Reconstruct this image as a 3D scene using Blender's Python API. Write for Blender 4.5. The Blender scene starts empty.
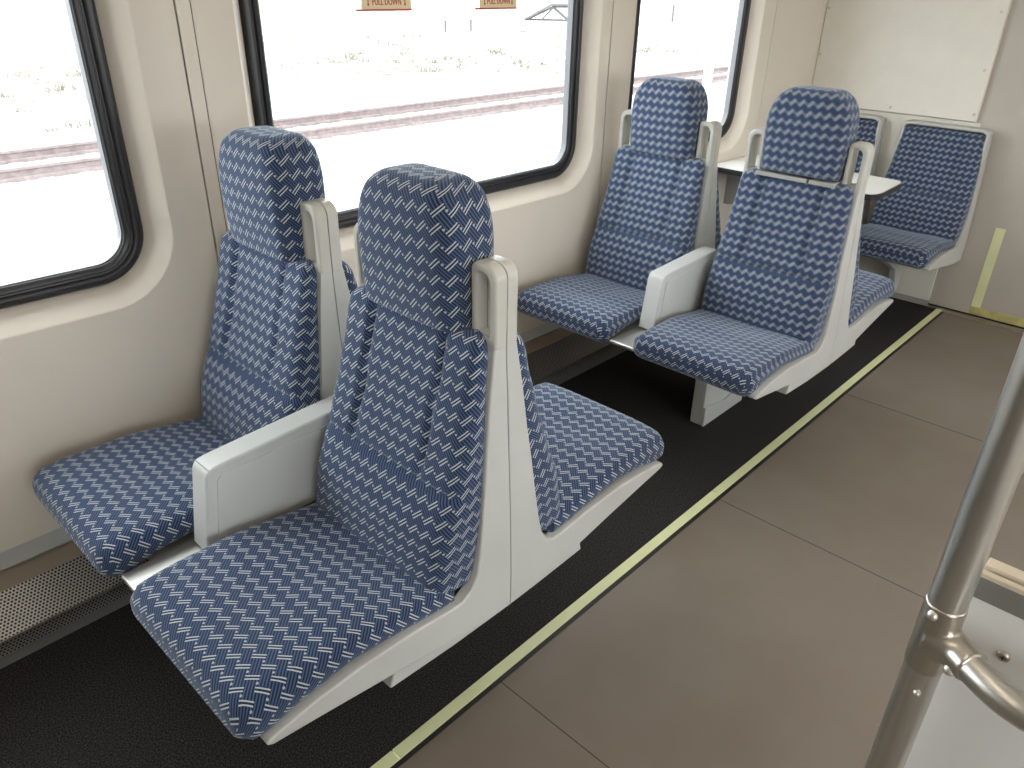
import bpy, bmesh, math, random
from mathutils import Vector, Matrix
PI = math.pi
random.seed(4)
scene = bpy.context.scene
COL = scene.collection

# ------------------------------------------------------------------ camera
cd = bpy.data.cameras.new('camera')
cd.sensor_fit = 'HORIZONTAL'; cd.sensor_width = 36.0; cd.lens = 760.22 / 1024 * 36.0
cd.clip_start = 0.05; cd.clip_end = 600
cam = bpy.data.objects.new('camera', cd); COL.objects.link(cam)
RM = Matrix(((0.6884, 0.3294, -0.6463), (-0.7251, 0.3357, -0.6013), (0.0189, 0.8825, 0.4699)))
cam.matrix_world = Matrix.Translation((0, 0, 1.52)) @ RM.to_4x4()
scene.camera = cam
# ------------------------------------------------------------------ view, sky
scene.view_settings.view_transform = 'Standard'
scene.view_settings.look = 'None'
scene.view_settings.gamma = 1
scene.view_settings.use_curve_mapping = False
scene.view_settings.exposure = -0.33
SKY = 9.0
LAMP = 5.0
w = bpy.data.worlds.new('sky'); scene.world = w; w.use_nodes = True
bg = w.node_tree.nodes['Background']
bg.inputs[0].default_value = (0.90, 0.96, 1.0, 1); bg.inputs[1].default_value = SKY

# ------------------------------------------------------------------ materials
class NT:
    """tiny helper to write math in shader nodes"""
    def __init__(s, name):
        s.m = bpy.data.materials.new(name); s.m.use_nodes = True
        s.t = s.m.node_tree; s.b = s.t.nodes['Principled BSDF']
    def n(s, typ, **kw):
        x = s.t.nodes.new(typ)
        for k, v in kw.items(): setattr(x, k, v)
        return x
    def link(s, a, b): s.t.links.new(a, b)
    def math(s, op, a, b=None, c=None):
        x = s.n('ShaderNodeMath', operation=op)
        for i, v in enumerate((a, b, c)):
            if v is None: continue
            if isinstance(v, (int, float)): x.inputs[i].default_value = v
            else: s.link(v, x.inputs[i])
        return x.outputs[0]
    def mix(s, f, a, b):
        x = s.n('ShaderNodeMix', data_type='RGBA')
        for i, v in ((0, f), (6, a), (7, b)):
            if isinstance(v, (int, float)): x.inputs[i].default_value = v
            elif isinstance(v, tuple): x.inputs[i].default_value = (*v, 1)
            else: s.link(v, x.inputs[i])
        return x.outputs[2]
    def noise(s, scale, detail=3, rough=.5, coord='Object', stretch=None):
        tc = s.n('ShaderNodeTexCoord'); src = tc.outputs[coord]
        if stretch:
            mp = s.n('ShaderNodeMapping'); mp.inputs[3].default_value = stretch
            s.link(src, mp.inputs[0]); src = mp.outputs[0]
        x = s.n('ShaderNodeTexNoise'); x.inputs['Scale'].default_value = scale
        x.inputs['Detail'].default_value = detail; x.inputs['Roughness'].default_value = rough
        s.link(src, x.inputs['Vector']); return x.outputs[0]
    def ramp(s, f, lo, hi):
        x = s.n('ShaderNodeMapRange'); x.inputs[1].default_value = lo; x.inputs[2].default_value = hi
        s.link(f, x.inputs[0]); return x.outputs[0]
    def bump(s, h, dist, strength=1.0):
        x = s.n('ShaderNodeBump'); x.inputs['Strength'].default_value = strength
        x.inputs['Distance'].default_value = dist; s.link(h, x.inputs['Height'])
        s.link(x.outputs[0], s.b.inputs['Normal'])

def plain(name, col, rough=.5, metal=0, var=.0, scale=6, spec=None, bump=0, bscale=200, stretch=None, coat=0):
    k = NT(name); k.b.inputs['Base Color'].default_value = (*col, 1)
    k.b.inputs['Roughness'].default_value = rough; k.b.inputs['Metallic'].default_value = metal
    if spec is not None: k.b.inputs['Specular IOR Level'].default_value = spec
    if coat: k.b.inputs['Coat Weight'].default_value = coat; k.b.inputs['Coat Roughness'].default_value = .2
    if var:
        nz = k.noise(scale, 4, .6, stretch=stretch)
        f = k.ramp(nz, .3, .7)
        k.link(k.mix(f, tuple(c * (1 - var) for c in col), tuple(min(1, c * (1 + var)) for c in col)), k.b.inputs['Base Color'])
    if bump:
        k.bump(k.noise(bscale, 2), bump)
    return k.m

def make_fabric(name='woven moquette'):
    k = NT(name); t = k
    uv = k.n('ShaderNodeUVMap'); uv.uv_map = 'UVMap'
    sx = k.n('ShaderNodeSeparateXYZ'); k.link(uv.outputs[0], sx.inputs[0])
    S = 1 / .0295
    u = k.math('MULTIPLY', sx.outputs[0], S); v = k.math('MULTIPLY', sx.outputs[1], S)
    M = k.math
    def pair(ou, ov):
        fu = M('SUBTRACT', M('FRACT', M('ADD', u, ou)), .5)
        fv = M('SUBTRACT', M('FRACT', M('ADD', v, ov)), .5)
        a = M('MULTIPLY', M('ADD', fu, fv), .7071)
        b = M('MULTIPLY', M('SUBTRACT', fv, fu), .7071)
        return a, b
    a, b = pair(0, 0)
    inl = M('LESS_THAN', M('ABSOLUTE', a), .405)
    inw = M('LESS_THAN', M('ABSOLUTE', M('SUBTRACT', M('ABSOLUTE', b), .098)), .040)
    dash = M('MULTIPLY', inl, inw)
    core = M('MULTIPLY', inl, M('LESS_THAN', M('ABSOLUTE', b), .15))
    a2, b2 = pair(.5, 0)   # the little dot between dashes
    dx = M('SUBTRACT', a2, .0); dy = M('SUBTRACT', b2, .0)
    dot = M('LESS_THAN', M('ADD', M('MULTIPLY', dx, dx), M('MULTIPLY', dy, dy)), .0062)
    pale = M('MAXIMUM', dash, M('MULTIPLY', dot, .75))
    # blue hatching across, stripes vary along (u+v)
    aa = M('ADD', u, v)
    st = M('GREATER_THAN', M('FRACT', M('MULTIPLY', aa, 4.0)), .5)
    yarn = k.n('ShaderNodeTexNoise'); yarn.inputs['Scale'].default_value = 2500; yarn.inputs['Detail'].default_value = 1
    k.link(uv.outputs[0], yarn.inputs['Vector'])
    big = k.noise(3.0, 2)
    blue = k.mix(st, (.008, .012, .031), (.060, .106, .222))
    blue = k.mix(M('MULTIPLY', core, .8), blue, (.012, .017, .045))
    c = k.mix(pale, blue, (.60, .63, .65))
    c2 = k.mix(M('MULTIPLY', k.ramp(yarn.outputs[0], .3, .7), .28), c, (.012, .015, .03))
    k.link(c2, k.b.inputs['Base Color'])
    k.b.inputs['Roughness'].default_value = .85
    k.b.inputs['Specular IOR Level'].default_value = .25
    k.b.inputs['Sheen Weight'].default_value = .32
    k.b.inputs['Sheen Tint'].default_value = (.75, .85, 1, 1)
    k.b.inputs['Sheen Roughness'].default_value = .5
    h = M('ADD', M('MULTIPLY', pale, .6), M('MULTIPLY', st, .3))
    k.bump(h, .0008, .7)
    return k.m

def make_perforated():
    k = NT('perforated steel'); M = k.math
    uv = k.n('ShaderNodeUVMap'); uv.uv_map = 'UVMap'
    sx = k.n('ShaderNodeSeparateXYZ'); k.link(uv.outputs[0], sx.inputs[0])
    S = 1 / .0088
    u = M('MULTIPLY', sx.outputs[0], S); v = M('MULTIPLY', sx.outputs[1], S / .866)
    row = M('FLOOR', v); odd = M('MODULO', M('ABSOLUTE', row), 2.0)
    fu = M('SUBTRACT', M('FRACT', M('ADD', u, M('MULTIPLY', odd, .5))), .5)
    fv = M('MULTIPLY', M('SUBTRACT', M('FRACT', v), .5), .866)
    d = M('ADD', M('MULTIPLY', fu, fu), M('MULTIPLY', fv, fv))
    hole = M('LESS_THAN', d, .098)
    k.link(k.mix(hole, (.50, .48, .45), (.006, .006, .006)), k.b.inputs['Base Color'])
    k.link(M('SUBTRACT', .85, M('MULTIPLY', hole, .85)), k.b.inputs['Metallic'])
    k.b.inputs['Roughness'].default_value = .42
    k.bump(M('SUBTRACT', 1.0, hole), .001, .5)
    return k.m

def make_floor():
    k = NT('rubber floor'); M = k.math
    f = k.ramp(k.noise(1.6, 4, .6), .35, .65)
    g = k.ramp(k.noise(14, 5, .7), .25, .75)
    c = k.mix(f, (.190, .152, .118), (.225, .192, .160))
    c = k.mix(M('MULTIPLY', g, .25), c, (.215, .19, .165))
    k.link(c, k.b.inputs['Base Color'])
    k.link(k.ramp(k.noise(5, 3), -1.2, 2.6), k.b.inputs['Roughness'])
    k.b.inputs['Specular IOR Level'].default_value = .4
    k.bump(k.noise(260, 2), .0006, .5)
    return k.m

def make_carpet():
    k = NT('dark carpet'); M = k.math
    nz = k.noise(260, 2, .8); n2 = k.noise(90, 2)
    c = k.mix(k.ramp(nz, .42, .68), (.014, .013, .013), (.085, .078, .076))
    k.link(c, k.b.inputs['Base Color']); k.b.inputs['Roughness'].default_value = .95
    k.b.inputs['Specular IOR Level'].default_value = .1
    k.bump(nz, .003, .8); return k.m

def make_ground():
    k = NT('pale gravel and dry grass'); M = k.math
    f = k.ramp(k.noise(.35, 6, .65, stretch=(.6, 1, 1)), .44, .54)
    pos = k.n('ShaderNodeNewGeometry'); sp_ = k.n('ShaderNodeSeparateXYZ'); k.link(pos.outputs[0], sp_.inputs[0])
    f = k.math('MULTIPLY', f, k.ramp(sp_.outputs[1], 15.5, 21.0))
    g = k.ramp(k.noise(6, 3), .3, .7)
    f = k.math('MULTIPLY', f, k.ramp(k.noise(2.2, 5, .75), .40, .52))
    c = k.mix(f, (.42, .41, .40), (.125, .112, .088))
    c = k.mix(M('MULTIPLY', g, .12), c, (.50, .49, .48))
    k.link(c, k.b.inputs['Base Color']); k.b.inputs['Roughness'].default_value = 1
    k.b.inputs['Specular IOR Level'].default_value = 0
    return k.m

def make_glass():
    k = NT('window glass')
    out = k.t.nodes['Material Output']; k.t.nodes.remove(k.b)
    tr = k.n('ShaderNodeBsdfTransparent'); tr.inputs[0].default_value = (.96, .98, .97, 1)
    gl = k.n('ShaderNodeBsdfGlossy'); gl.inputs['Roughness'].default_value = .02
    lw = k.n('ShaderNodeLayerWeight'); lw.inputs[0].default_value = .5
    fr = k.math('ADD', k.math('MULTIPLY', k.math('POWER', lw.outputs[1], 5.0), .6), .03)
    mx = k.n('ShaderNodeMixShader'); k.link(fr, mx.inputs[0])
    k.link(tr.outputs[0], mx.inputs[1]); k.link(gl.outputs[0], mx.inputs[2]); k.link(mx.outputs[0], out.inputs[0])
    return k.m

def emit(name, col, s):
    k = NT(name); k.b.inputs['Base Color'].default_value = (.8, .8, .8, 1)
    k.b.inputs['Emission Color'].default_value = (*col, 1); k.b.inputs['Emission Strength'].default_value = s
    return k.m

FAB = make_fabric()
PERF = make_perforated()
FLOOR = make_floor()
CARPET = make_carpet()
GROUND = make_ground()
GLASS = make_glass()
SHELL = plain('seat shell plastic', (.53, .53, .505), .42, var=.04, scale=5, bump=.0002, bscale=500)
HANDLE = plain('handle plastic', (.54, .525, .475), .30, var=.03)
ARM = plain('armrest plastic', (.58, .585, .565), .45, var=.03, bump=.0003, bscale=700)
RAILGREY = plain('grey plastic trim', (.36, .36, .33), .4)
WALL = plain('wall laminate', (.76, .685, .585), .42, var=.02, scale=3, bump=.0002, bscale=900)
WALLLO = plain('lower wall panel', (.66, .655, .62), .45, var=.03)
ENDW = plain('end panel laminate', (.80, .76, .67), .45, var=.03, scale=7)
ENDG = plain('end wall grey', (.50, .455, .40), .45, var=.06, scale=2.5)
CEIL = plain('ceiling panel', (.78, .76, .71), .5)
RUBBER = plain('black window gasket', (.022, .021, .023), .34, spec=.5)
GASKET2 = plain('grey window gasket', (.16, .16, .17), .35)
DARK = plain('dark gap', (.02, .018, .016), .8)
STEEL = plain('brushed steel', (.66, .64, .60), .34, 1, var=.06, scale=60, stretch=(1, 1, .02))
STEEL2 = plain('cast steel', (.60, .56, .50), .30, 1, var=.05, scale=30)
ALU = plain('aluminium', (.62, .57, .50), .38, 1, var=.05, scale=20)
BRACK = plain('bright bracket steel', (.75, .72, .66), .42, .9)
PARTP = plain('partition laminate', (.80, .78, .74), .38, var=.03, scale=5)
CREAM = plain('cream metal cap', (.78, .68, .54), .35, .3)
YELLOW = plain('photoluminescent strip', (.80, .82, .48), .45, var=.05, scale=9)
YELLOWD = plain('worn yellow tape', (.55, .50, .20), .55, var=.25, scale=14)
BLACKS = plain('black edge strip', (.025, .022, .018), .5)
TABLE = plain('white table laminate', (.85, .85, .83), .22, var=.01)
TEDGE = plain('black table edge', (.02, .02, .022), .45)
RAILM = plain('rusted rail', (.19, .15, .145), .8, var=.25, scale=8)
TIE = plain('weathered timber tie', (.44, .41, .39), .9, var=.2, scale=6)
BRIDGE = plain('weathered grey timber', (.12, .115, .11), .9, var=.2, scale=3)
SCRUB = plain('dry scrub', (.20, .18, .145), 1, var=.3, scale=2, spec=0)
TREES = plain('far treeline', (.10, .115, .12), 1, var=.3, scale=.2, spec=0)
TAGM = plain('cream sticker', (.85, .72, .45), .5)
RED = plain('red print', (.55, .05, .04), .5)
POSTM = plain('pale painted post', (.50, .58, .62), .5)
LAMPM = emit('lamp diffuser', (1.0, .84, .64), LAMP)

# ------------------------------------------------------------------ object helpers
def obj(name, bm, mat, parent=None, smooth=True, bevel=0, angle=35, segs=3, subsurf=0, thin=None):
    bmesh.ops.recalc_face_normals(bm, faces=bm.faces)
    me = bpy.data.meshes.new(name); bm.to_mesh(me); bm.free()
    o = bpy.data.objects.new(name, me); COL.objects.link(o)
    me.materials.append(mat)
    for p in me.polygons: p.use_smooth = smooth
    if bevel:
        b = o.modifiers.new('bevel', 'BEVEL'); b.width = bevel; b.segments = segs
        b.limit_method = 'ANGLE'; b.angle_limit = math.radians(angle); b.harden_normals = True
        if thin is not None:   # mating edges at x > thin keep a hairline bevel only
            b.limit_method = 'WEIGHT'
            at = me.attributes.new('bevel_weight_edge', 'FLOAT', 'EDGE')
            nb = {}
            for p in me.polygons:
                for ek in p.edge_keys: nb.setdefault(ek, []).append(p.normal)
            for e in me.edges:
                ns = nb.get(tuple(sorted(e.vertices)), [])
                sharp = len(ns) == 2 and ns[0].angle(ns[1], 0) > math.radians(angle)
                back = all(me.vertices[v].co.x > thin for v in e.vertices)
                at.data[e.index].value = 0 if not sharp else (.18 if back else 1.0)
    if smooth and not bevel and not subsurf:
        e = me.attributes.get('sharp_edge')
        me.set_sharp_from_angle(angle=math.radians(50))
    if subsurf:
        s = o.modifiers.new('sub', 'SUBSURF'); s.levels = subsurf; s.render_levels = subsurf
    if parent: o.parent = parent
    return o

def tag(o, label, cat, group=None, kind=None):
    if label: o['label'] = label
    if cat: o['category'] = cat
    if group: o['group'] = group
    if kind: o['kind'] = kind
    return o
def struct(o): o['kind'] = 'structure'; return o
def empty(name, loc, rz=0):
    o = bpy.data.objects.new(name, None); COL.objects.link(o); o.location = loc
    o.rotation_euler = (0, 0, rz); o.empty_display_size = .1; return o

def box(bm, x0, x1, y0, y1, z0, z1):
    r = bmesh.ops.create_cube(bm, size=1)
    for v in r['verts']:
        v.co = Vector((x0 + (v.co.x + .5) * (x1 - x0), y0 + (v.co.y + .5) * (y1 - y0), z0 + (v.co.z + .5) * (z1 - z0)))
    return bm
def boxes(*bs):
    bm = bmesh.new()
    for b in bs: box(bm, *b)
    return bm

def prism(bm, pts, f0, f1):
    """closed polygon pts; f0/f1 map a 2D point to 3D on either side"""
    a = [bm.verts.new(f0(p)) for p in pts]; b = [bm.verts.new(f1(p)) for p in pts]
    n = len(pts)
    bm.faces.new(a); bm.faces.new(list(reversed(b)))
    for i in range(n):
        bm.faces.new((a[i], b[i], b[(i + 1) % n], a[(i + 1) % n]))
    return bm

def rrect(x0, x1, y0, y1, r, n=10):
    """rounded rectangle outline, counter-clockwise, r may be 4 radii (bl, br, tr, tl)"""
    if not isinstance(r, (tuple, list)): r = (r,) * 4
    pts = []
    for (cx, cy, a0), rr in zip(((x0, y0, PI), (x1, y0, 1.5 * PI), (x1, y1, 0), (x0, y1, .5 * PI)), r):
        sx = 1 if cx == x0 else -1; sy = 1 if cy == y0 else -1
        for i in range(n + 1):
            a = a0 + i / n * PI / 2
            pts.append((cx + sx * rr + rr * math.cos(a), cy + sy * rr + rr * math.sin(a)))
    return pts

def ringprism(bm, outer, inner, f0, f1):
    """outline with a hole; outer and inner have the same count"""
    n = len(outer)
    A = [bm.verts.new(f0(p)) for p in outer]; B = [bm.verts.new(f0(p)) for p in inner]
    C = [bm.verts.new(f1(p)) for p in outer]; D = [bm.verts.new(f1(p)) for p in inner]
    for i in range(n):
        j = (i + 1) % n
        bm.faces.new((A[i], A[j], B[j], B[i])); bm.faces.new((C[i], D[i], D[j], C[j]))
        bm.faces.new((A[i], C[i], C[j], A[j])); bm.faces.new((B[i], B[j], D[j], D[i]))
    return bm

def tube(bm, path, rad, n=20, caps=True):
    path = [Vector(p) for p in path]
    rads = rad if isinstance(rad, (list, tuple)) else [rad] * len(path)
    rings = []; ref = None
    for i, p in enumerate(path):
        t = (path[min(i + 1, len(path) - 1)] - path[max(i - 1, 0)]).normalized()
        if ref is None:
            ref = Vector((0, 0, 1)) if abs(t.z) < .9 else Vector((1, 0, 0))
        s = t.cross(ref).normalized(); u = s.cross(t).normalized(); ref = u
        rings.append([bm.verts.new(p + rads[i] * (math.cos(2 * PI * k / n) * s + math.sin(2 * PI * k / n) * u)) for k in range(n)])
    for a, b in zip(rings, rings[1:]):
        for k in range(n):
            bm.faces.new((a[k], a[(k + 1) % n], b[(k + 1) % n], b[k]))
    if caps:
        bm.faces.new(list(reversed(rings[0]))); bm.faces.new(rings[-1])
    return bm

def interp(tab, x):
    if x <= tab[0][0]: return tab[0][1]
    for (a, fa), (b, fb) in zip(tab, tab[1:]):
        if x <= b:
            t = (x - a) / (b - a); t = t * t * (3 - 2 * t) * .35 + t * .65
            return fa + (fb - fa) * t
    return tab[-1][1]

def rr_point(s, a, b, r):
    """point on a rounded rectangle (half sizes a,b), s in [0,1), s=0 at (0,+b) going to +first axis; returns (p, q, arc)"""
    r = min(r, a * .999, b * .999)
    fx, fy, q = a - r, b - r, PI / 2 * r
    L = 4 * (fx + fy) + 4 * q
    d = (s % 1) * L; arc = d if d < L / 2 else d - L
    segs = [('l', fx, (0, b), (1, 0)), ('c', q, (fx, fy), PI / 2), ('l', 2 * fy, (a, fy), (0, -1)), ('c', q, (fx, -fy), 0),
            ('l', 2 * fx, (fx, -b), (-1, 0)), ('c', q, (-fx, -fy), -PI / 2), ('l', 2 * fy, (-a, -fy), (0, 1)), ('c', q, (-fx, fy), PI),
            ('l', fx, (-fx, b), (1, 0))]
    for k, ln, p, dd in segs:
        if d <= ln + 1e-9:
            if k == 'l': return p[0] + dd[0] * d, p[1] + dd[1] * d, arc
            an = dd - d / r
            return p[0] + r * math.cos(an), p[1] + r * math.sin(an), arc
        d -= ln
    return 0, b, 0

def cushion(stations, disp, N=88):
    """stations: (origin, normal, a, b, r, v). width axis is local -Y so u grows to the sitter's-view right.
    disp(p, v, a) is added along the normal on the front face."""
    bm = bmesh.new(); uvl = bm.loops.layers.uv.new('UVMap')
    rings = []; arcs = []; sv = []; last = None
    for (o, nrm, a, b, r, v) in stations:   # true arc length along the front face
        q = Vector((o[0] + nrm[0] * b, 0, o[1] + nrm[1] * b))
        sv.append(v if last is None else sv[-1] + (q - last).length); last = q
    for (o, nrm, a, b, r, v) in stations:
        ring = []; ar = []
        for i in range(N):
            p, q, arc = rr_point(i / N, a, b, r)
            front = max(0.0, min(1.0, q / b)) if b > 0 else 0
            q2 = q + disp(p, v, a) * front ** 2
            ring.append(bm.verts.new(Vector((o[0], 0, o[1])) + Vector((0, -p, 0)) + Vector((nrm[0], 0, nrm[1])) * q2))
            ar.append(arc)
        rings.append(ring); arcs.append(ar)
    for j in range(len(rings) - 1):
        for i in range(N):
            k = (i + 1) % N
            f = bm.faces.new((rings[j][i], rings[j][k], rings[j + 1][k], rings[j + 1][i]))
            us = [arcs[j][i], arcs[j][k], arcs[j + 1][k], arcs[j + 1][i]]
            if max(us) - min(us) > .2:
                us = [x if x > 0 else x + 2 * max(abs(y) for y in us) for x in us]
            vs = [sv[j], sv[j], sv[j + 1], sv[j + 1]]
            for lp, uu, vv in zip(f.loops, us, vs): lp[uvl].uv = (uu, vv)
    for ring, st, sgn, v0 in ((rings[0], stations[0], -1, sv[0]), (rings[-1], stations[-1], 1, sv[-1])):
        f = bm.faces.new(ring)
        for lp in f.loops:
            c = lp.vert.co; h = (c.x - st[0][0]) * st[1][0] + (c.z - st[0][1]) * st[1][1]
            lp[uvl].uv = (-c.y, v0 + sgn * (st[3] - h))
    return bm

def endround(t, L, R0, R1):
    """0..1 factor rounding both ends of a length L"""
    k = 1.0
    if t < R0: k = math.sqrt(max(0, 1 - (1 - t / R0) ** 2))
    if L - t < R1: k = min(k, math.sqrt(max(0, 1 - (1 - (L - t) / R1) ** 2)))
    return k

def groove(d, wdt): return math.exp(-(d / wdt) ** 2)

# seat cushion ----------------------------------------------------------
def seat_cushion_bm():
    zc = [(-.605, .468), (-.56, .466), (-.48, .478), (-.38, .485), (-.16, .458), (-.13, .456)]
    bb = [(-.605, .040), (-.55, .041), (-.48, .030), (-.38, .023), (-.13, .021)]
    xs = []; L = .465
    n = 46
    st = []
    for j in range(n + 1):
        s = j / n; t = L * (s if .0 <= s else s)
        # more stations near the front
        t = L * (s ** 1.35)
        x = -.600 + t
        k = endround(t, L, .040, .02)
        a = .214 - .022 * (1 - min(1, k * 1.15)) - (.006 if t < .02 else 0)
        b = interp(bb, x) * (.30 + .70 * k)
        st.append(((x, interp(zc, x) - .004 * (1 - k)), (0, 1), a, b, b * .85, t))
    def disp(p, v, a):
        e = min(1, abs(p) / a)
        return .010 * (1 - e ** 4) - .006 * math.exp(-(p / .1) ** 2) * min(1, max(0, (v - .06) / .12)) ** 2 + .003 * math.exp(-((v - .08) / .05) ** 2)
    return cushion(st, disp)

FRONT = [(.448, -.194), (.50, -.188), (.58, -.171), (.66, -.145), (.72, -.125), (.80, -.101), (.88, -.078), (.95, -.062), (.975, -.057)]
BACK = [(.448, -.075), (.50, -.070), (.66, -.048), (.80, -.036), (.97, -.024)]
AW = [(.448, .209), (.60, .212), (.72, .206), (.80, .201), (.88, .195), (.97, .190)]
def backrest_bm(top=.968):
    st = []; n = 120; z0 = .452; L = top - z0
    for j in range(n + 1):
        s = j / n; s = s - .10 * math.sin(2 * PI * s) / (2 * PI) * 1.0
        t = L * s; z = z0 + t
        k = endround(t, L, .028, .030); kw = endround(t, L, .022, .038)
        f = interp(FRONT, z); bk = interp(BACK, z)
        a = interp(AW, z) - .030 * (1 - kw)
        b = (f - bk) / -2 * (.45 + .55 * k); c = bk - (bk - f) / 2 + (0)
        # keep the back where it is while the ends round over
        c = bk - b
        d = (interp(FRONT, min(z + .02, 1)) - interp(FRONT, max(z - .02, 0))) / .04
        st.append(((c, z), Vector((-1, -d * .0)).normalized(), a, b, min(b * .9, .030), t))
    zs = .672 - z0
    def disp(p, v, a):
        side = abs(p) / a
        d = .004 * (1 - side ** 4)
        # horizontal seam over the lumbar roll
        d -= .013 * groove(v - zs, .009)
        d += .010 * math.exp(-((v - (zs - .085)) / .07) ** 2) * (1 - side ** 4)
        if v > zs:
            g = .010 * groove(abs(p) - .104, .007)
            d -= g * min(1, (v - zs) / .02)
            d -= .004 * min(1, max(0, (.112 - abs(p)) / .012))
        return d
    return cushion(st, disp)

def headrest_bm(z0=.960):
    st = []; n = 44; top = z0 + .266; L = top - z0
    for j in range(n + 1):
        s = j / n; s = 1 - (1 - s) ** 1.3
        t = L * s; z = z0 + t
        k = endround(t, L, .014, .040); 
        d = L - t
        kw = 1.0 if d > .12 else (max(0, 1 - (1 - d / .12) ** 2.15)) ** (1 / 2.15)
        a = max(.136 * (0.38 + .62 * kw), .02) * (.965 + .035 * min(1, t / .10))
        b = .063 * (.45 + .55 * k)
        lean = -.004 * math.sin(PI * t / L)
        st.append(((-.007 + lean, z), (-1, 0), a, b, b * .55, t))
    def disp(p, v, a):
        e = min(1, abs(p) / a)
        return .014 * (1 - e ** 2.5) * math.sin(PI * min(1, max(0, (v + .02) / (L + .04))))
    return cushion(st, disp)

# hard shell -------------------------------------------------------------
def yout(z):  # outer half width of the side panel at height z
    return interp([(.45, .225), (.62, .218), (.80, .207), (.96, .200), (1.2, .200)], z)
PROF = [(-.566, .429), (-.562, .437), (-.54, .442), (-.47, .452), (-.383, .457), (-.25, .452), (-.164, .442), (-.135, .442), (-.112, .456), (-.096, .485), (-.088, .52),
        (-.076, .60), (-.066, .68), (-.055, .76), (-.044, .85), (-.033, .92), (-.0285, .948),
        (-.001, .948), (-.001, .345), (-.10, .350), (-.20, .364), (-.33, .387), (-.47, .410), (-.555, .423)]
INNER = PROF[5:22] + [(-.24, .370)]
def side_bm(bm, s, prof):
    # keep the lean: split the side into many points so each follows yout(z)
    pts = []
    n = len(prof)
    for i in range(n):
        p, q = Vector(prof[i]), Vector(prof[(i + 1) % n])
        m = max(1, int((q - p).length / .08))
        for k in range(m): pts.append(tuple(p.lerp(q, k / m)))
    prism(bm, pts, lambda p: Vector((p[0], s * yout(p[1]), p[1])), lambda p: Vector((p[0], s * (yout(p[1]) - .028), p[1])))

def handle_bm(s, fx=-.029):
    bm = bmesh.new()
    out = rrect(.139, .2015, .942, 1.094, (.008, .003, .028, .014), 8)
    inn = rrect(.153, .185, .961, 1.077, (.006, .006, .020, .008), 8)
    ringprism(bm, out, inn, lambda p: Vector((fx, s * p[0], p[1])), lambda p: Vector((-.001, s * p[0], p[1])))
    return bm

def make_seat(name, x, yc, rz, label, group, headrest=True, arm=False, rim=False, dz=0, raised=False, outer=0):
    t = empty(name, (x, yc, dz), rz)
    tag(t, label, 'seat', group)
    obj('seat_cushion', seat_cushion_bm(), FAB, t)
    obj('backrest', backrest_bm(.968 if headrest or headrest is None else .953), FAB, t)
    for s in (-1, 1):
        bm = bmesh.new(); side_bm(bm, s, PROF if s == outer else INNER)
        obj('side_panel', bm, SHELL, t, bevel=.005, angle=40, segs=3, thin=-.003)
    bm = bmesh.new()
    box(bm, -.022, -.001, -.19, .19, .38, .965)
    box(bm, -.50, -.022, -.196, .196, .415, .432)
    obj('seat_pan', bm, SHELL, t, bevel=.003)
    if headrest is not None:
        for s in (-1, 1):
            obj('grab_handle', handle_bm(s), HANDLE, t, bevel=.0065, angle=40, segs=4, thin=-.003)
    if headrest:
        obj('headrest', headrest_bm(.972 if raised else .954), FAB, t).location.y = -.010 if 'window seat nearest' in label else 0
        b1 = bmesh.new(); zr = .958
        box(b1, -.074, -.03, -.134, -.052, zr, zr + .014); box(b1, -.074, -.03, -.046, .134, zr, zr + .014)
        if raised: obj('headrest_rail', b1, RAILGREY, t, bevel=.003)
    if rim:
        pts = [(-.20, .70), (-.20, .975), (-.175, .990), (.175, .990), (.20, .975), (.20, .70), (.186, .70), (.186, .965), (.165, .975), (-.165, .975), (-.186, .965), (-.186, .70)]
        bm = bmesh.new(); prism(bm, pts, lambda p: Vector((-.066, p[0], p[1])), lambda p: Vector((-.001, p[0], p[1])))
        obj('top_rim', bm, SHELL, t, bevel=.004)
    if arm:
        bm = bmesh.new()
        # arm sits beside the cushion on the wall side of the aisle seat
        pr = [(-.424, .455), (-.396, .632), (-.391, .642), (-.382, .648), (-.36, .651), (-.05, .668), (-.05, .455)]
        prism(bm, pr, lambda p: Vector((p[0], .240, p[1])), lambda p: Vector((p[0], .302, p[1])))
        a = obj('armrest', bm, ARM, t, bevel=.010, angle=25, segs=4)
        bm = bmesh.new()
        pr = [(-.398, .47), (-.375, .618), (-.366, .627), (-.08, .640), (-.08, .47)]
        prism(bm, pr, lambda p: Vector((p[0], .2375, p[1])), lambda p: Vector((p[0], .241, p[1])))
        obj('armrest_side_panel', bm, ARM, a, bevel=.0015)
        bm = bmesh.new()
        box(bm, -.572, -.10, .216, .3165, .436, .449)
        pl = obj('armrest_bracket', bm, BRACK, t, bevel=.004)
        pl['label'] = 'bright steel bracket plate'
    return t

S1, S2 = .891, .891 + 1.622
YA, YW = 1.045, 1.577
G1 = 'seats of the back to back group nearest the camera'
G2 = 'seats of the back to back group in the middle of the car'
G3 = 'seats without headrest against the end wall'
make_seat('train_seat', S1, YA, 0, 'large blue patterned aisle seat nearest the camera, with grey armrest on its window side', G1, True, True, outer=-1)
make_seat('train_seat', S1, YW, 0, 'blue patterned window seat nearest the camera, behind the near armrest and beside the perforated heater', G1, True)
make_seat('train_seat', S1, YA, PI, 'blue patterned aisle seat facing away, back to back with the nearest aisle seat', G1, False, outer=1)
make_seat('train_seat', S1, YW, PI, 'mostly hidden window seat facing away, back to back with the nearest window seat', G1, False)
make_seat('train_seat', S2, YA, 0, 'blue patterned aisle seat with headrest in front of the white table', G2, True, True, raised=True, outer=-1)
make_seat('train_seat', S2, YW, 0, 'blue patterned window seat under the narrow gap between second and third windows', G2, True)
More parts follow.
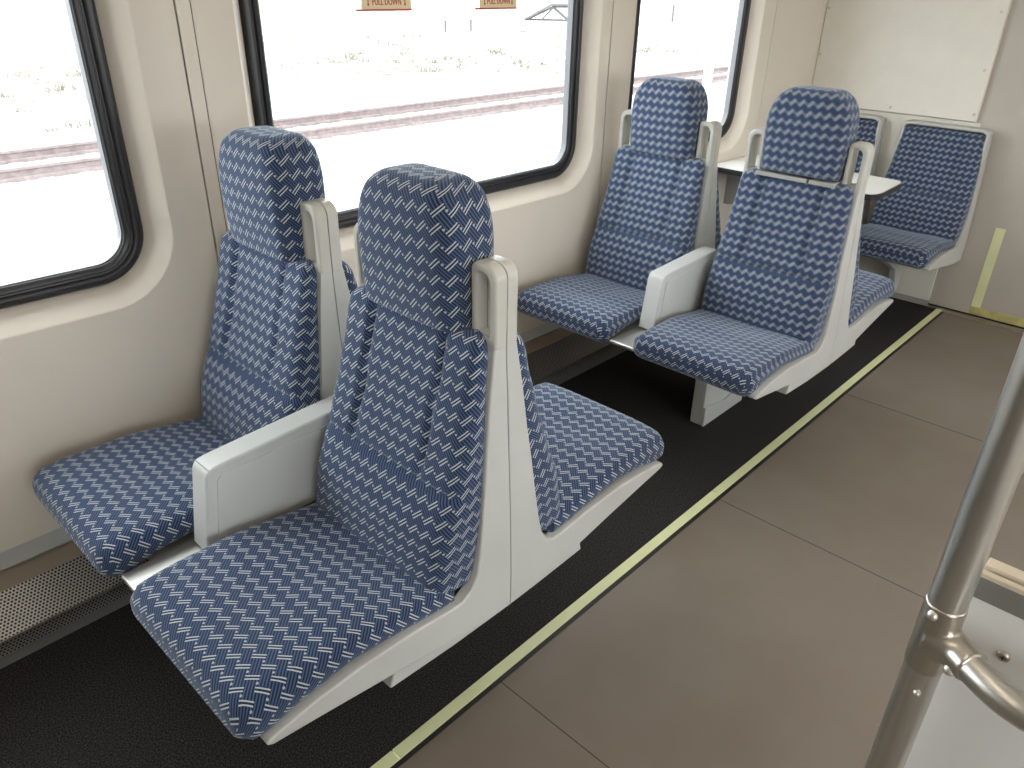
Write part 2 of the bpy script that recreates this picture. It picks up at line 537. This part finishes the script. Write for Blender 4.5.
make_seat('train_seat', S2, YA, PI, 'mostly hidden aisle seat facing the end wall on the aisle side of the table', G2, False, outer=1)
make_seat('train_seat', S2, YW, PI, 'mostly hidden window seat facing the end wall on the window side of the table', G2, False)
SE = 4.318
make_seat('train_seat', SE, 1.115, 0, 'blue patterned seat without headrest, aisle side, fixed to the end wall', G3, None, False, True, -.055, outer=-1)
make_seat('train_seat', SE, 1.619, 0, 'partly hidden seat without headrest in the corner of end wall and window wall', G3, None, False, True, -.055)

# pedestals ----------------------------------------------------------------
def pedestal(sx, label):
    t = empty('seat_pedestal', (sx, 1.212, 0)); tag(t, label, 'seat support', 'seat pedestals')
    bm = bmesh.new()
    prism(bm, [(-.318, .346), (-.306, .385), (.238, .385), (.248, .341), (.10, .335), (0, .333), (-.16, .336)],
          lambda p: Vector((p[0], -.386, p[1])), lambda p: Vector((p[0], .60, p[1])))
    obj('cross_beam', bm, SHELL, t, bevel=.004)
    bm = bmesh.new(); prism(bm, [(-.15, 0), (-.155, .345), (.155, .345), (.15, 0)],
          lambda p: Vector((p[0], -.022, p[1])), lambda p: Vector((p[0], .030, p[1])))
    obj('leg', bm, SHELL, t, bevel=.005)
    bm = bmesh.new(); prism(bm, [(-.152, 0), (-.152, .085), (.0, .062), (.152, .085), (.152, 0)],
          lambda p: Vector((p[0], -.032, p[1])), lambda p: Vector((p[0], -.020, p[1])))
    obj('foot_gusset', bm, SHELL, t, bevel=.003)
pedestal(S1, 'grey pedestal and beam under the seat group nearest the camera')
pedestal(S2, 'grey pedestal leg and beam under the middle seat group')
t = empty('wall_bracket', (4.318, 1.385, 0)); tag(t, 'pale cantilever bracket carrying the two end wall seats', 'seat support')
bm = bmesh.new(); prism(bm, [(-.33, .30), (-.33, .342), (0, .342), (0, .06), (-.05, .06), (-.12, .20)],
      lambda p: Vector((p[0], -.235, p[1])), lambda p: Vector((p[0], -.20, p[1])))
obj('bracket_arm', bm, SHELL, t, bevel=.004)
bm = bmesh.new(); prism(bm, [(-.33, .30), (-.33, .342), (0, .342), (0, .06), (-.05, .06), (-.12, .20)],
      lambda p: Vector((p[0], .22, p[1])), lambda p: Vector((p[0], .255, p[1])))
obj('bracket_arm', bm, SHELL, t, bevel=.004)
bm = boxes((-.30, -.02, -.42, .42, .315, .345)); obj('cross_beam', bm, SHELL, t, bevel=.004)

# ------------------------------------------------------------------ room shell
XE = 4.345; YWALL = 1.845; YR = -1.35; XB = -3.4; ZC = 2.12
struct(obj('floor', boxes((XB, XE + .02, YR, .896, -.04, 0.0)), FLOOR, smooth=False))
tag(obj('carpet', boxes((XB, XE + .02, .937, 1.90, -.04, 0.0)), CARPET, smooth=False), 'dark speckled carpet strip under the seats along the window wall', 'carpet')
# floor seams
for i, x in enumerate((-.12, .945, 1.99, 3.035)):
    struct(obj('trim_%d' % (i + 1), boxes((x - .0012, x + .0012, YR, .896, -.001, .0006)), plain('floor seam', (.06, .05, .042), .7) if i == 0 else bpy.data.materials['floor seam'], smooth=False))
# marking strip: black edge, yellow strip in lengths
t = empty('floor_marking_strip', (0, .92, 0)); tag(t, 'pale yellow glow strip with black edge along the floor between carpet and aisle', 'floor strip')
x = XB
for x1 in (-2.1, -.72, .640, 2.015, 3.38, XE - .002):
    obj('yellow_strip', boxes((x + .0015, x1 - .0015, -.014, .017, -.01, .003)), YELLOW, t, bevel=.001)
    x = x1
obj('black_edge', boxes((XB, XE, -.026, -.0145, -.01, .0025), (XB, XE, .0165, .019, -.01, .001)), BLACKS, t)

# windows: (x0, x1) of the black frame, hole in the wall face a little larger
ZB, ZT = .852, 1.72
WINS = [(-.62, .703), (1.045, 2.365), (2.675, 3.59)]
BAYS = [(XB, .8525), (.8925, 2.4735), (2.5205, 3.7545)]
def outer_on_rect(inner, x0, x1, z0, z1):
    """same count of points on the bay rectangle, matched corner by corner"""
    n = len(inner) // 4; out = []
    cs = ((x0, z0), (x1, z0), (x1, z1), (x0, z1))
    for q in range(4):
        cx, cz = cs[q]
        for i in range(n):
            p = inner[q * n + i]
            f = i / (n - 1)
            if q == 0:  # left-bottom: goes from left side down to bottom side
                out.append((cx, p[1]) if f < .5 else ((cx, cz) if abs(f - .5) < 1e-6 else (p[0], cz)))
            if q == 1: out.append((p[0], cz) if f < .5 else ((cx, cz) if abs(f - .5) < 1e-6 else (cx, p[1])))
            if q == 2: out.append((cx, p[1]) if f < .5 else ((cx, cz) if abs(f - .5) < 1e-6 else (p[0], cz)))
            if q == 3: out.append((p[0], cz) if f < .5 else ((cx, cz) if abs(f - .5) < 1e-6 else (cx, p[1])))
    return out
NR = 12
for i, ((x0, x1), (b0, b1)) in enumerate(zip(WINS, BAYS)):
    loops = []
    prof = [(.052, .0), (.050, .001), (.047, .004), (.040, .012), (.030, .024), (.018, .040), (.006, .054), (.0, .066)]
    bm = bmesh.new()
    hole = rrect(x0 - .052, x1 + .052, ZB - .052, ZT + .052, .172, NR)
    outer = outer_on_rect(hole, b0, b1, .286, ZC)
    prev = [bm.verts.new((p[0], YWALL, p[1])) for p in outer]
    n = len(prev)
    for m, dy in prof:
        cur = [bm.verts.new((p[0], YWALL + dy, p[1])) for p in rrect(x0 - m, x1 + m, ZB - m, ZT + m, .12 + m, NR)]
        for k in range(n):
            j = (k + 1) % n
            if (prev[k].co - prev[j].co).length < 1e-7: 
                bm.faces.new((prev[k], cur[j], cur[k])) if False else bm.faces.new((prev[k], prev[j], cur[j], cur[k]))
            else: bm.faces.new((prev[k], prev[j], cur[j], cur[k]))
        prev = cur
    o = obj('wall_left', bm, WALL); struct(o)
    wn = empty('window_%d' % (i + 1), ((x0 + x1) / 2, 1.9, ZB)); struct(wn)
    def loc(v): return v - wn.location
    # frame: stepped black gasket
    bm = bmesh.new()
    steps = [(0, 1.915), (0, 1.893), (.004, 1.889), (.018, 1.887), (.022, 1.890), (.024, 1.896), (.028, 1.897), (.031, 1.892), (.042, 1.893), (.046, 1.898), (.047, 1.915)]
    prev = None
    for m, y in steps:
        cur = [bm.verts.new(loc(Vector((p[0], y, p[1])))) for p in rrect(x0 + m, x1 - m, ZB + m, ZT - m, .12 - m, NR)]
        if prev:
            for k in range(n):
                j = (k + 1) % n; bm.faces.new((prev[k], prev[j], cur[j], cur[k]))
        prev = cur
    obj('window_frame', bm, RUBBER, wn)
    bm = bmesh.new()
    ringprism(bm, rrect(x0 + .044, x1 - .044, ZB + .044, ZT - .044, .078, NR), rrect(x0 + .049, x1 - .049, ZB + .049, ZT - .049, .075, NR),
              lambda p: loc(Vector((p[0], 1.900, p[1]))), lambda p: loc(Vector((p[0], 1.925, p[1]))))
    obj('window_seal', bm, GASKET2, wn)
    bm = bmesh.new()
    bm.faces.new([bm.verts.new(loc(Vector((p[0], 1.918, p[1])))) for p in rrect(x0 + .03, x1 - .03, ZB + .03, ZT - .03, .09, NR)])
    obj('pane', bm, GLASS, wn)
    # outer skin around the window so no daylight leaks between wall face and car body
    bm = bmesh.new()
    hole = rrect(x0, x1, ZB, ZT, .12, NR)
    outer = outer_on_rect(hole, b0 - .03, b1 + .03, -.06, ZC + .05)
    ringprism(bm, outer, hole, lambda p: Vector((p[0], 1.912, p[1])), lambda p: Vector((p[0], 1.96, p[1])))
    struct(obj('wall_left_body', bm, WALLLO, smooth=False))
struct(obj('wall_left', boxes((3.7585, XE + .05, YWALL, YWALL + .09, .286, ZC)), WALL, smooth=False))
struct(obj('wall_left_body', boxes((3.78, XE + .05, 1.915, 1.96, -.06, ZC + .05)), WALLLO, smooth=False))
for k, (a, b) in enumerate(((.8525, .8925), (2.4735, 2.5205))):
    struct(obj('trim_%d' % (10 + k), boxes((a + .0028, b - .0028, YWALL - .003, YWALL + .03, .286, ZC)), WALL, smooth=True, bevel=.002))
    struct(obj('trim_%d' % (20 + k), boxes((a - .004, b + .004, YWALL + .010, YWALL + .04, .286, ZC)), DARK, smooth=False))
struct(obj('trim_22', boxes((3.75, 3.763, YWALL + .010, YWALL + .04, .286, ZC)), DARK, smooth=False))

# lower wall panel and heater
bm = bmesh.new()
prism(bm, [(YWALL + .004, .284), (YWALL + .03, .284), (1.905, .215), (1.878, .215)], lambda p: Vector((XB, p[0], p[1])), lambda p: Vector((XE, p[0], p[1])))
struct(obj('wall_left_lower', bm, WALLLO, smooth=False))
struct(obj('trim_30', boxes((XB, XE, 1.872, 1.905, .211, .217)), ALU, smooth=False))
struct(obj('trim_31', boxes((XB, XE, YWALL + .010, 1.905, .283, .290)), DARK, smooth=False))
ht = empty('baseboard_heater', (0, 1.80, 0)); tag(ht, 'perforated steel heater cover along the foot of the window wall', 'heater')
bm = boxes((XB, XE, .080, .11, .155, .211)); obj('back_plate', bm, plain('bronze toned plate', (.50, .40, .30), .35, .35), ht, smooth=False)
bm = bmesh.new(); uvl = bm.loops.layers.uv.new('UVMap')
pts = [(.0, .031), (.0, .072), (.082, .156)]
acc = 0
for (a, b) in zip(pts, pts[1:]):
    L = math.hypot(b[0] - a[0], b[1] - a[1])
    vs = [bm.verts.new((XB, a[0], a[1])), bm.verts.new((XE, a[0], a[1])), bm.verts.new((XE, b[0], b[1])), bm.verts.new((XB, b[0], b[1]))]
    f = bm.faces.new(vs)
    for lp, uv in zip(f.loops, ((XB, acc), (XE, acc), (XE, acc + L), (XB, acc + L))): lp[uvl].uv = (uv[0] + 5, uv[1])
    acc += L + .0031
obj('grille', bm, PERF, ht, smooth=False)
obj('grille_edge', boxes((XB, XE, -.0015, .004, .0695, .0745)), ALU, ht, smooth=False)
bm = bmesh.new(); prism(bm, [(-.0, 0), (-.0, .031), (.09, .031), (.09, 0)], lambda p: Vector((XB, p[0], p[1])), lambda p: Vector((XE, p[0], p[1])))
obj('kick_plate', bm, plain('heater kick plate', (.30, .29, .27), .4, .6), ht, smooth=False)

# end wall -------------------------------------------------------------------
struct(obj('wall_end', boxes((XE, XE + .06, YR, 1.96, -.04, ZC)), ENDG, smooth=False))
struct(obj('wall_end_panel', boxes((XE - .012, XE, .985, 1.846, .035, .950)), ENDW, bevel=.003))
t = empty('end_wall_panel', (XE, 1.42, .952)); tag(t, 'large cream screwed panel on the end wall above the two seats', 'wall panel')
obj('panel', boxes((-.030, 0, -.415, .424, .002, ZC - .955)), ENDW, t, bevel=.006)
for (y, z) in ((1.411, .966 + .012), (1.021, .988), (1.030, 1.185), (1.030, 1.431), (1.83, 1.20), (1.83, 1.42), (1.82, .985)):
    bm = bmesh.new(); tube(bm, [(-.033, y - 1.42, z - .952), (-.029, y - 1.42, z - .952)], .0065, 12)
    obj('screw', bm, STEEL2, t)
struct(obj('baseboard_end', boxes((XE - .006, XE, YR, .985, 0, .012)), ALU, smooth=False))
struct(obj('trim_40', boxes((XE - .035, XE - .004, YR, .905, 0, .004)), plain('threshold strip', (.36, .30, .23), .4, .4), smooth=False))
struct(obj('trim_41', boxes((XE - .004, XE + .001, YR, .985, .012, .020)), DARK, smooth=False))
tag(obj('yellow_tape', boxes((XE - .0025, XE, .742, .786, .062, .478)), YELLOW, smooth=False), 'upright pale yellow tape strip on the grey end wall', 'tape')
tag(obj('yellow_tape', boxes((XE - .0025, XE, .35, .786, .022, .0625)), YELLOWD, smooth=False), 'horizontal worn yellow tape strip along the foot of the end wall', 'tape')

# ceiling, other walls (behind and beside the camera) --------------------------
struct(obj('ceiling', boxes((XB, XE + .05, YR - .05, 1.96, ZC, ZC + .04)), CEIL, smooth=False))
struct(obj('wall_back', boxes((XB - .05, XB, YR - .05, 1.96, -.05, ZC)), WALL, smooth=False))
bm = boxes((XB, XE, YR - .08, YR, -.05, .85), (XB, XE, YR - .08, YR, 1.72, ZC))
for a, b in ((XB, -.95), (.15, 1.05), (2.36, 2.68), (3.6, XE)): box(bm, a, b, YR - .08, YR, .85, 1.72)
struct(obj('wall_right', bm, WALL, smooth=False))
for k, y in enumerate((.55, -.75)):
    lt = empty('ceiling_light', (1.75, y, ZC)); tag(lt, 'long ceiling light strip over the %s' % ('aisle' if k == 0 else 'far side of the car'), 'ceiling light', 'ceiling lights')
    obj('housing', boxes((-2.2, 2.2, -.085, .085, -.030, -.001)), RAILGREY, lt, bevel=.004)
    obj('diffuser', boxes((-2.17, 2.17, -.07, .07, -.036, -.029)), LAMPM, lt)

# table ----------------------------------------------------------------------
TX, TY = 3.54, 1.845
tt = empty('table', (TX, TY, 0)); tag(tt, 'white topped table with black edge on the window wall between facing seats', 'table')
top = [(3.335, 1.845), (3.335, 1.115), (3.345, 1.085), (3.375, 1.067), (3.42, 1.062), (3.66, 1.070), (3.69, 1.080), (3.705, 1.105), (3.74, 1.845)]
bm = bmesh.new(); prism(bm, top, lambda p: Vector((p[0] - TX, p[1] - TY, .729)), lambda p: Vector((p[0] - TX, p[1] - TY, .7535)))
obj('table_edge', bm, TEDGE, tt, bevel=.003)
cx, cy = 3.54, 1.46
bm = bmesh.new(); prism(bm, [(cx + (p[0] - cx) * .985, cy + (p[1] - cy) * .985 if p[1] < 1.8 else p[1]) for p in top], lambda p: Vector((p[0] - TX, p[1] - TY, .7535)), lambda p: Vector((p[0] - TX, p[1] - TY, .7555)))
obj('table_top', bm, TABLE, tt)
bm = bmesh.new(); prism(bm, [(0, .729), (-.55, .729), (-.55, .705), (-.03, .54), (0, .54)], lambda p: Vector((-.02, p[0], p[1])), lambda p: Vector((.02, p[0], p[1])))
obj('table_bracket', bm, RAILGREY, tt, bevel=.003)

# pull down tags ----------------------------------------------------------------
def text_bm(body, size):
    c = bpy.data.curves.new('t', 'FONT'); c.body = body; c.size = size; c.align_x = 'CENTER'; c.align_y = 'CENTER'; c.extrude = .0004
    o = bpy.data.objects.new('t', c); COL.objects.link(o)
    dg = bpy.context.evaluated_depsgraph_get(); me = bpy.data.meshes.new_from_object(o.evaluated_get(dg))
    bm = bmesh.new(); bm.from_mesh(me); bpy.data.objects.remove(o); bpy.data.meshes.remove(me); return bm
for a, b, lab in ((1.395, 1.57, 'cream PULL DOWN label on the second window, nearer the camera'), (1.845, 2.012, 'cream PULL DOWN label on the second window, farther from the camera')):
    zc = 1.463; xc = (a + b) / 2
    t = empty('window_label', (xc, 1.888, zc - .024)); tag(t, lab, 'label', 'pull down labels on the second window')
    h = (b - a) / 2
    obj('plate', boxes((-h, h, 0, .0025, 0, .052)), TAGM, t, smooth=False)
    obj('red_edge', boxes((-h - .018, h, -.002, .0027, -.004, .0005)), RED, t, smooth=False)
    bm = text_bm('PULL DOWN', .022)
    bmesh.ops.scale(bm, verts=bm.verts, vec=(.80, 1.15, 1))
    for v in bm.verts: v.co = Vector((v.co.x, -.0008 - v.co.z, v.co.y + .0185))
    obj('lettering', bm, RED, t, smooth=False)
    for s in (-1, 1):
        bm = bmesh.new()
        for pts in ([(-.0013, .029), (-.0013, .013), (.0013, .013), (.0013, .029)], [(-.004, .014), (0, .008), (.004, .014)]):
            prism(bm, pts, lambda p: Vector((s * h * .74 + p[0], -.001, p[1])), lambda p: Vector((s * h * .74 + p[0], .0, p[1])))
        obj('arrow', bm, RED, t, smooth=False)

# partition panel with its cap ----------------------------------------------------
t = empty('partition', (.80, -.40, 0)); tag(t, 'low pale partition panel with metal cap behind the steel pole', 'partition')
obj('panel', boxes((-.010, .010, -.50, .455, .06, .955)), PARTP, t, smooth=False)
obj('cap_rail', boxes((.0, .016, -.50, .456, .9635, .985), (-.012, -.0035, -.50, .456, .975, .981)), CREAM, t, bevel=.001)
obj('seal_strip', boxes((-.0035, .0, -.50, .455, .960, .977)), DARK, t, smooth=False)
obj('edge_band', boxes((-.0125, -.0034, -.50, .456, .948, .975)), plain('grey metal band', (.30, .29, .27), .4, .5), t, bevel=.001)
for y, z, xx, cc in ((.010, .893, -.0125, STEEL2), (-.45, .893, -.0125, STEEL2)):
    bm = bmesh.new(); tube(bm, [(xx - .0022, y + .40, z), (xx, y + .40, z), (xx + .004, y + .40, z)], [.0035, .0065, .0068], 20)
    s_ = obj('screw', bm, STEEL2, t)
    obj('screw_slot', boxes((xx - .0026, xx - .0018, y + .40 - .003, y + .40 + .003, z - .0006, z + .0006), (xx - .0026, xx - .0018, y + .40 - .0006, y + .40 + .0006, z - .003, z + .003)), DARK, s_, smooth=False)
bm = bmesh.new(); tube(bm, [(.008, .414, .9845), (.008, .414, .986)], .006, 16); obj('screw', bm, STEEL2, t)
obj('foot_rail', boxes((-.015, .015, -.50, .455, 0, .06)), ALU, t, bevel=.002)

# grab pole ---------------------------------------------------------------------------
PX, PY = .758, .072
t = empty('grab_pole', (PX, PY, 0)); tag(t, 'brushed steel floor to ceiling grab pole with T fitting at the right edge', 'grab pole')
bm = bmesh.new(); tube(bm, [(0, 0, .0), (0, 0, .5), (0, 0, 1.0), (0, 0, 1.6), (0, 0, ZC)], .0190, 40)
obj('pole', bm, STEEL, t)
bm = bmesh.new(); tube(bm, [(0, 0, 0), (0, 0, .004), (0, 0, .008)], [.045, .045, .04], 32)
obj('floor_flange', bm, STEEL2, t)
# tee: a vertical sleeve and a branch blended by remesh
path = [Vector((0, 0, .902)), Vector((-.008, -.022, .902)), Vector((-.0205, -.041, .902)), Vector((-.0300, -.056, .902)), Vector((-.0375, -.070, .902)), Vector((-.043, -.085, .902)),
        Vector((-.0455, -.10, .902)), Vector((-.0465, -.14, .902)), Vector((-.0465, -.30, .902)), Vector((-.0465, -.80, .902))]
def smooth_path(p, n=6):
    out = []
    for i in range(len(p) - 1):
        p0, p1, p2, p3 = p[max(i - 1, 0)], p[i], p[i + 1], p[min(i + 2, len(p) - 1)]
        for k in range(n):
            u = k / n
            out.append(.5 * ((2 * p1) + (p2 - p0) * u + (2 * p0 - 5 * p1 + 4 * p2 - p3) * u * u + (3 * p1 - p0 - 3 * p2 + p3) * u ** 3))
    out.append(p[-1]); return out
sp = smooth_path(path)
bm = bmesh.new()
tube(bm, [(0, 0, .858), (0, 0, .950)], .0206, 40)
k = [q for q in sp if q.y > -.0455]
tube(bm, k, [.0245 - .0055 * min(1, i / (len(k) * .55)) for i in range(len(k))], 32)
tf = obj('tee_fitting', bm, STEEL2, t)
rm = tf.modifiers.new('remesh', 'REMESH'); rm.mode = 'VOXEL'; rm.voxel_size = .0016; rm.use_smooth_shade = True
sm = tf.modifiers.new('smooth', 'SMOOTH'); sm.factor = .5; sm.iterations = 14
bm = bmesh.new(); tube(bm, [q for q in sp if q.y < -.036], .0165, 32)
hr = obj('handrail', bm, STEEL, t); hr['label'] = 'curved horizontal handrail branching from the fitting'
for (ax, z, rr, sz) in ((163, .940, .0212, .0055), (232, .868, .0205, .0062), (198, .831, .019, .004)):
    a = math.radians(ax); d = Vector((math.cos(a), math.sin(a), 0))
    c = Vector((0, 0, z)) + d * rr
    if z == .868: c = Vector((-.0215, -.031, .8875)); d = Vector((-.75, .15, -.25)).normalized(); d = Vector((-.86, -.12, .42)).normalized(); c = Vector((-.0295, -.0268, .8925))
    bm = bmesh.new(); tube(bm, [c - d * .004, c + d * .001, c + d * .0030, c + d * .0042], [sz, sz, sz * .75, sz * .3], 18)
    obj('rivet', bm, BRACK, t)

# ------------------------------------------------------------------ outside
ZG = -1.35
struct(obj('ground', boxes((-40, 320, 2.6, 220, ZG - .2, ZG)), GROUND, smooth=False))
struct(obj('ground', boxes((-40, 60, -60, -1.9, ZG - .2, ZG)), GROUND, smooth=False))
tr = empty('railway_track', (20, 14.3, ZG)); tag(tr, 'rusty railway track running past the windows on pale ballast', 'railway track')
for y in (13.55, 14.98):
    bm = bmesh.new()
    prism(bm, [(-.07, -.02), (-.07, .055), (-.015, .07), (-.015, .15), (-.036, .16), (-.036, .20), (.036, .20), (.036, .16), (.015, .15), (.015, .07), (.07, .055), (.07, -.02)],
          lambda p: Vector((-45, y - 14.3 + p[0] * 1.6, p[1])), lambda p: Vector((90, y - 14.3 + p[0] * 1.6, p[1])))
    obj('rail', bm, RAILM, tr, smooth=False)
bm = bmesh.new()
for i in range(150): box(bm, -20 + i * .6, -19.78 + i * .6, -1.25, 1.25, -.05, .012)
tk = obj('tie', bm, TIE, tr, smooth=False); tk['kind'] = 'stuff'
# scrub
bm = bmesh.new()
for i in range(420):
    y = 17.5 + (random.random() ** 1.3) * 20; x = random.uniform(.1, 1.75) * y
    if (math.sin(x * .35) + math.sin(y * .5 + x * .1)) < -.1: continue
    s = random.uniform(.10, .34)
    for q in range(9):
        a = random.random() * 2 * PI; b = Vector((x + random.gauss(0, s * .6), y + random.gauss(0, s * .6), ZG))
        d = Vector((math.cos(a), math.sin(a), 0)) * s * .10
        tip = b + Vector((random.gauss(0, s * .25), random.gauss(0, s * .25), s * random.uniform(.5, 1)))
        e = Vector((-d.y, d.x, 0))
        va, vb, vc, vt = (bm.verts.new(z) for z in (b - d, b + d, b + e, tip))
        bm.faces.new((va, vb, vt)); bm.faces.new((vb, vc, vt)); bm.faces.new((vc, va, vt))
o = obj('dry_scrub', bm, SCRUB, smooth=False); tag(o, 'dry pale scrub scattered over the ground beyond the track', 'scrub', kind='stuff')
# treeline
bm = bmesh.new()
for i in range(260):
    x = random.uniform(0, 300); y = random.uniform(120, 150)
    r = random.uniform(1.2, 3)
    m = Matrix.Translation((x, y, ZG + r * .6)) @ Matrix.Diagonal((1.4, 1, random.uniform(.7, 1.2), 1))
    q = bmesh.ops.create_icosphere(bm, subdivisions=2, radius=r, matrix=m)
    for v in q['verts']: v.co += Vector((random.gauss(0, .2), random.gauss(0, .2), random.gauss(0, .2)))
o = obj('treeline', bm, TREES, smooth=False); tag(o, 'distant dark treeline at the top of the windows', 'trees', kind='stuff')
# far timber truss bridge
t = empty('timber_bridge', (51.5, 44, ZG)); tag(t, 'weathered truss bridge far off at the upper right of the second window', 'bridge')
bm = bmesh.new()
RX, RY = .64, -.77
def br(q, d, z): return Vector((q * RX + d * .77, q * RY + d * .64, z))
for d in (-.8, .8):
    for a, b in (((-2.3, .0), (-.2, 1.0)), ((-.2, 1.0), (6, 1.1)), ((-2.3, 0), (6, .0)), ((-1.1, .05), (-.2, .95)), ((-.2, .95), (1, .05)), ((1, .05), (2.2, .95)), ((2.2, .95), (3.4, .05)), ((3.4, .05), (4.6, .95)), ((1, .05), (1, .95)), ((3.4, .05), (3.4, .95))):
        tube(bm, [br(a[0], d, a[1]), br(b[0], d, b[1])], .07, 6)
obj('truss', bm, BRIDGE, t, smooth=False)
bm = bmesh.new(); prism(bm, [(-2.4, .0), (-.3, 1.08), (6, 1.2), (6, 1.32), (-.35, 1.22), (-2.5, .1)], lambda p: br(p[0], -.95, p[1]), lambda p: br(p[0], .95, p[1]))
obj('deck', bm, BRIDGE, t, smooth=False)
# posts
for x, y, h, r, lab in ((33.5, 37.2, .65, .07, 'left of two short posts far off in the second window'), (35.6, 37.2, .65, .07, 'right of two short posts far off in the second window'), (60.0, 38.5, 1.3, .09, 'short post standing far off in the third window')):
    bm = bmesh.new(); tube(bm, [(0, 0, 0), (0, 0, h)], r, 8)
    o = obj('fence_post', bm, BRIDGE); o.location = (x, y, ZG); tag(o, lab, 'post', 'far posts')
bm = bmesh.new(); tube(bm, [(0, 0, 0), (0, 0, 8)], .14, 16)
o = obj('light_pole', bm, POSTM); o.location = (21.9, 12.6, ZG); tag(o, 'pale blue pole outside the third window before the track', 'pole')
